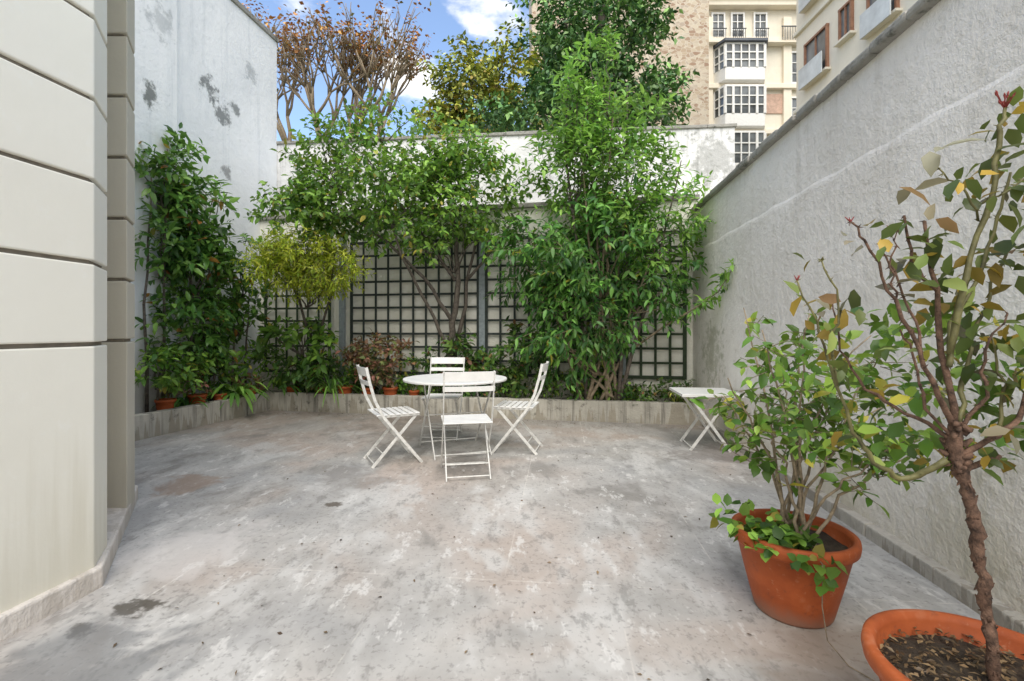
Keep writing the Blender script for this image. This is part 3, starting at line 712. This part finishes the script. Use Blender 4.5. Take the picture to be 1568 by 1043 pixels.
# ------------------------------------------------------------------ background buildings
t=NT('rubble_stone',.9)
def voro(feat,vec):
    v=t.n.new('ShaderNodeTexVoronoi'); v.feature=feat; v.inputs['Scale'].default_value=4.2; t.L(vec,v.inputs['Vector']); return v
mpv=t.mapping(scale=(1,1,1.5)); v1=voro('F1',mpv); v2=voro('DISTANCE_TO_EDGE',mpv)
sx=t.n.new('ShaderNodeSeparateColor'); t.L(v1.outputs['Color'],sx.inputs[0])
c=t.ramp(sx.outputs[0],[(0,(.34,.22,.15)),(.4,(.50,.40,.29)),(.75,(.60,.52,.40)),(1,(.42,.34,.27))])
c=t.mix(t.mapr(v2.outputs['Distance'],.0,.08,.8,0),c,(.66,.60,.50)); c=t.mix(t.mapr(t.noise(.6,4),.5,.62,0,.6),c,(.62,.54,.43)); M_brick=t.base(c)
M_cream=m_wall('cream_stucco',(.86,.78,.64),(.74,.66,.53),(.5,.45,.38),bump=.05,streakk=.3,grime=.1)
M_stone2=m_wall('pale_ashlar',(.80,.74,.62),(.62,.56,.45),(.5,.45,.38),bump=.05,streakk=.3,grime=.1)
M_wht=m_simple('white_window_paint',(.82,.81,.78),.5,.06)
M_glass=NT('window_glass',.08); M_glass.b.inputs['Specular IOR Level'].default_value=.8
_n=M_glass.noise(.6,3); M_glass=M_glass.base(M_glass.ramp(_n,[(.35,(.04,.045,.05)),(.65,(.22,.24,.25))]))
M_curt=m_simple('frosted_balcony_glass',(.62,.65,.66),.25,.2,1.5,.0)
M_slate=m_simple('slate_roof',(.10,.11,.13),.6,.2,3)
M_rbr=m_simple('pink_brick',(.56,.38,.29),.85,.2,6)
M_brown=m_simple('brown_frame',(.30,.15,.09),.6,.2)
M_iron=m_simple('wrought_iron',(.04,.045,.05),.5,.1)

e=empty('gable_stone_building'); m=MB(); m.box(5.6,27,11.5,9.16,4,23); m.obj('gable_wall',[M_brick],e)
m=MB()
for k in range(5): m.box(2.2+k*1.5,25,23.5,.7,.7,1.6)
m.obj('chimneys',[M_brick],e)
m=MB(); m.box(5.6,27,23.1,9.4,4.3,.25); m.obj('roof_edge',[M_slate],e)

e=empty('haussmann_apartment_building'); F=30.
wall=MB(); wall.box(16.0,F+4,10.6,8.6,8,21.2); wall.obj('facade_wall',[M_stone2],e)
m=MB()
for z,h,d in((21.2,.35,.5),(19.05,.25,.35),(16.2,.3,.3),(13.4,.3,.3),(10.4,.3,.3),(18.8,.1,.5),(21.5,.15,.7)): m.box(16,F-d/2,z,8.7,d,h)
for x in(12.15,17.0): m.box(x,F-.1,10,.5,.2,21)
m.obj('cornices',[M_cream],e,bevel=.03)
m=MB(); m.add([(11.7,F-.3,21.6),(20.3,F-.3,21.6),(20.3,F+2,24.5),(11.7,F+2,24.5),(11.7,F+8,24.5),(20.3,F+8,24.5)],[(0,1,2,3),(3,2,5,4)]); m.obj('mansard_roof',[M_slate],e)
wf=MB();wg=MB();ir=MB()
def win(x,z,w,h,y,depth=.06,nx=2,nz=3,fr=wf,gl=wg):
    gl.box(x,y+.03,z,w,.04,h)
    for s in(-1,1): fr.box(x+s*w/2,y-.02,z,.09,depth+.08,h+.12)
    for s in(-1,1): fr.box(x,y-.022,z+s*h/2,w+.1,depth+.08,.09)
    for i in range(1,nx): fr.box(x-w/2+w*i/nx,y-.015,z,.06,depth,h)
    for i in range(1,nz): fr.box(x,y-.012,z-h/2+h*i/nz,w,depth,.045)
for x in(12.75,13.95,15.35): 
    win(x,20.0,.75,1.5,F-.06)
    for i in range(7): ir.box(x-.36+i*.12,F-.35,19.4,.025,.03,.55)
    ir.box(x,F-.35,19.68,.85,.04,.05)
for z in(17.4,14.6,11.8): win(17.3,z,.8,1.9,F-.06)
for z in(20.0,17.4,14.6,11.8):
    for x in(18.3,19.5): win(x,z,.8,1.8,F-.06)
for k in range(16): ir.box(16.5+k*.1,F-.5,19.3,.025,.03,.8)
ir.box(17.3,F-.5,19.72,1.7,.04,.06)
bow=MB()
for z0,z1 in((16.35,18.6),(13.55,16.05),(10.55,13.25),(7.5,10.3)):
    pts=[(12.55,F),(12.9,F-.75),(15.3,F-.75),(15.65,F)]
    bow.prism(pts,z0,z0+.75); bow.prism(pts,z1-.12,z1)
    for (ax,ay),(bx,byy) in zip(pts[:-1],pts[1:]):
        L=math.hypot(bx-ax,byy-ay); rz=math.atan2(byy-ay,bx-ax); n=5 if L>1 else 2
        zc=(z0+.75+z1-.12)/2; hh=z1-.12-z0-.75
        wg.box((ax+bx)/2+0,(ay+byy)/2+.06,zc,L*.94,.03,hh,rz)
        for i in range(n+1):
            f=i/n; bow.box(ax+(bx-ax)*f,ay+(byy-ay)*f+.02,zc,.14 if i in(0,n) or (n==5 and i in(1,4)) else .07,.12,hh,rz)
        for q in(.33,.66): bow.box((ax+bx)/2,(ay+byy)/2+.02,zc-hh/2+hh*q,L,.08,.07,rz)
bow.obj('bow_windows',[M_wht],e)
m=MB(); m.prism([(12.4,F),(12.8,F-.95),(15.4,F-.95),(15.8,F)],18.6,18.75); m.obj('bow_roof',[M_slate],e)
m=MB(); m.box(16.3,F-.03,15.2,1.1,.06,1.2); m.box(16.3,F-.03,12.2,1.1,.06,1.0); m.obj('brick_panels',[M_rbr],e)
wf.obj('window_frames',[M_wht],e); wg.obj('window_glass',[M_glass],e); ir.obj('balcony_railings',[M_iron],e)

e=empty('cream_apartment_building'); m=MB()
m.prism([(12,9),(12,20.4),(22,20.4),(22,9)],0,19); m.obj('walls',[M_cream],e)
m=MB()
for z in(10.35,13.6,16.6): m.box(11.95,14.7,z,.16,11.5,.16)
m.obj('string_courses',[M_stone2],e,bevel=.02)
m=MB();g=MB();fr=MB();rl=MB()
for z in(5.6,8.8,11.95,15.1):
    for k,(y,w) in enumerate(((19.0,1.35),(17.3,.6),(15.6,1.2),(13.6,.6),(11.4,1.3))):
        h=1.6 if w>1 else 1.1; zc=z if w>1 else z+.3
        g.box(11.99,y,zc,.06,w,h)
        for s in(-1,1): fr.box(11.95,y+s*w/2,zc,.12,.08,h+.1)
        for s in(-1,1): fr.box(11.948,y,zc+s*h/2,.12,w+.1,.08)
        fr.box(11.955,y,zc,.1,.05,h)
        m.box(11.9,y,zc-h/2-.1,.24,w+.3,.08)
        if w>1: rl.box(11.7,y,z-h/2+.2,.04,w+.1,.8)
m.obj('sills',[M_stone2],e); g.obj('window_glass',[M_glass],e); fr.obj('window_frames',[M_brown],e); rl.obj('balcony_panels',[M_curt],e)
m=MB(); m.box(17,14.7,19.15,10.6,12,.3); m.obj('roof_slab',[M_slate],e)

# ------------------------------------------------------------------ light, sky
sd=Vector((.02,-.70,.92)).normalized(); el=math.asin(sd.z); rot=math.atan2(sd.x,sd.y)
W=bpy.data.worlds.new('World'); scene.world=W; W.use_nodes=True; nt=W.node_tree; bg=nt.nodes['Background']
sky=nt.nodes.new('ShaderNodeTexSky'); sky.sky_type='NISHITA'; sky.sun_disc=False; sky.sun_elevation=el; sky.sun_rotation=rot; sky.air_density=1.0; sky.dust_density=.8; sky.ozone_density=2.5
tc=nt.nodes.new('ShaderNodeTexCoord'); gen=tc.outputs['Generated']
def wn(t,**k):
    n=nt.nodes.new(t)
    for a,b in k.items(): setattr(n,a,b)
    return n
mp=wn('ShaderNodeMapping'); mp.inputs['Scale'].default_value=(1,1,2.0); nt.links.new(gen,mp.inputs[0])
no=wn('ShaderNodeTexNoise'); no.inputs['Scale'].default_value=4.2; no.inputs['Detail'].default_value=6; no.inputs['Roughness'].default_value=.56; nt.links.new(mp.outputs[0],no.inputs['Vector'])
acc=no.outputs['Fac']
for p,r,a in(((-.04,.838,.545),.13,.17),((-.2,.855,.48),.13,.17),((-.36,.79,.497),.07,.12),((-.13,.84,.53),.07,-.06),((0,-.70,.6),1.3,.45)):  # last entry: unseen cloud bank behind the camera, added to light the walls
    d=wn('ShaderNodeVectorMath',operation='DISTANCE'); nt.links.new(gen,d.inputs[0]); d.inputs[1].default_value=p
    mr=wn('ShaderNodeMapRange'); mr.interpolation_type='SMOOTHSTEP'; nt.links.new(d.outputs['Value'],mr.inputs[0])
    for i,v in enumerate((r,0,0,a)): mr.inputs[i+1].default_value=v
    ad=wn('ShaderNodeMath',operation='ADD'); nt.links.new(acc,ad.inputs[0]); nt.links.new(mr.outputs[0],ad.inputs[1]); acc=ad.outputs[0]
cm=wn('ShaderNodeMapRange'); cm.interpolation_type='SMOOTHSTEP'; nt.links.new(acc,cm.inputs[0])
for i,v in enumerate((.56,.70,0,.95)): cm.inputs[i+1].default_value=v
hs=wn('ShaderNodeHueSaturation'); hs.inputs['Value'].default_value=2.1; hs.inputs['Saturation'].default_value=.95; nt.links.new(sky.outputs[0],hs.inputs['Color'])
mx=wn('ShaderNodeMixRGB'); nt.links.new(cm.outputs[0],mx.inputs[0]); nt.links.new(hs.outputs[0],mx.inputs[1]); mx.inputs[2].default_value=(10.2,9.95,9.6,1)
nt.links.new(mx.outputs[0],bg.inputs[0]); bg.inputs[1].default_value=.15
sl=bpy.data.lights.new('sun','SUN'); sl.energy=3.1; sl.angle=math.radians(50); sl.color=(1,.965,.91)
so=bpy.data.objects.new('sun',sl); COL.objects.link(so); so.rotation_euler=sd.to_track_quat('Z','Y').to_euler()

cam=bpy.data.cameras.new('camera'); co=bpy.data.objects.new('camera',cam); COL.objects.link(co)
co.location=(0,0,1.2); co.rotation_euler=(math.radians(90),0,0); cam.lens=17; cam.sensor_width=36; cam.shift_y=-.0105; cam.clip_end=1000; cam.clip_start=.05
scene.camera=co
scene.view_settings.view_transform='Standard'; scene.view_settings.look='None'; scene.view_settings.exposure=0
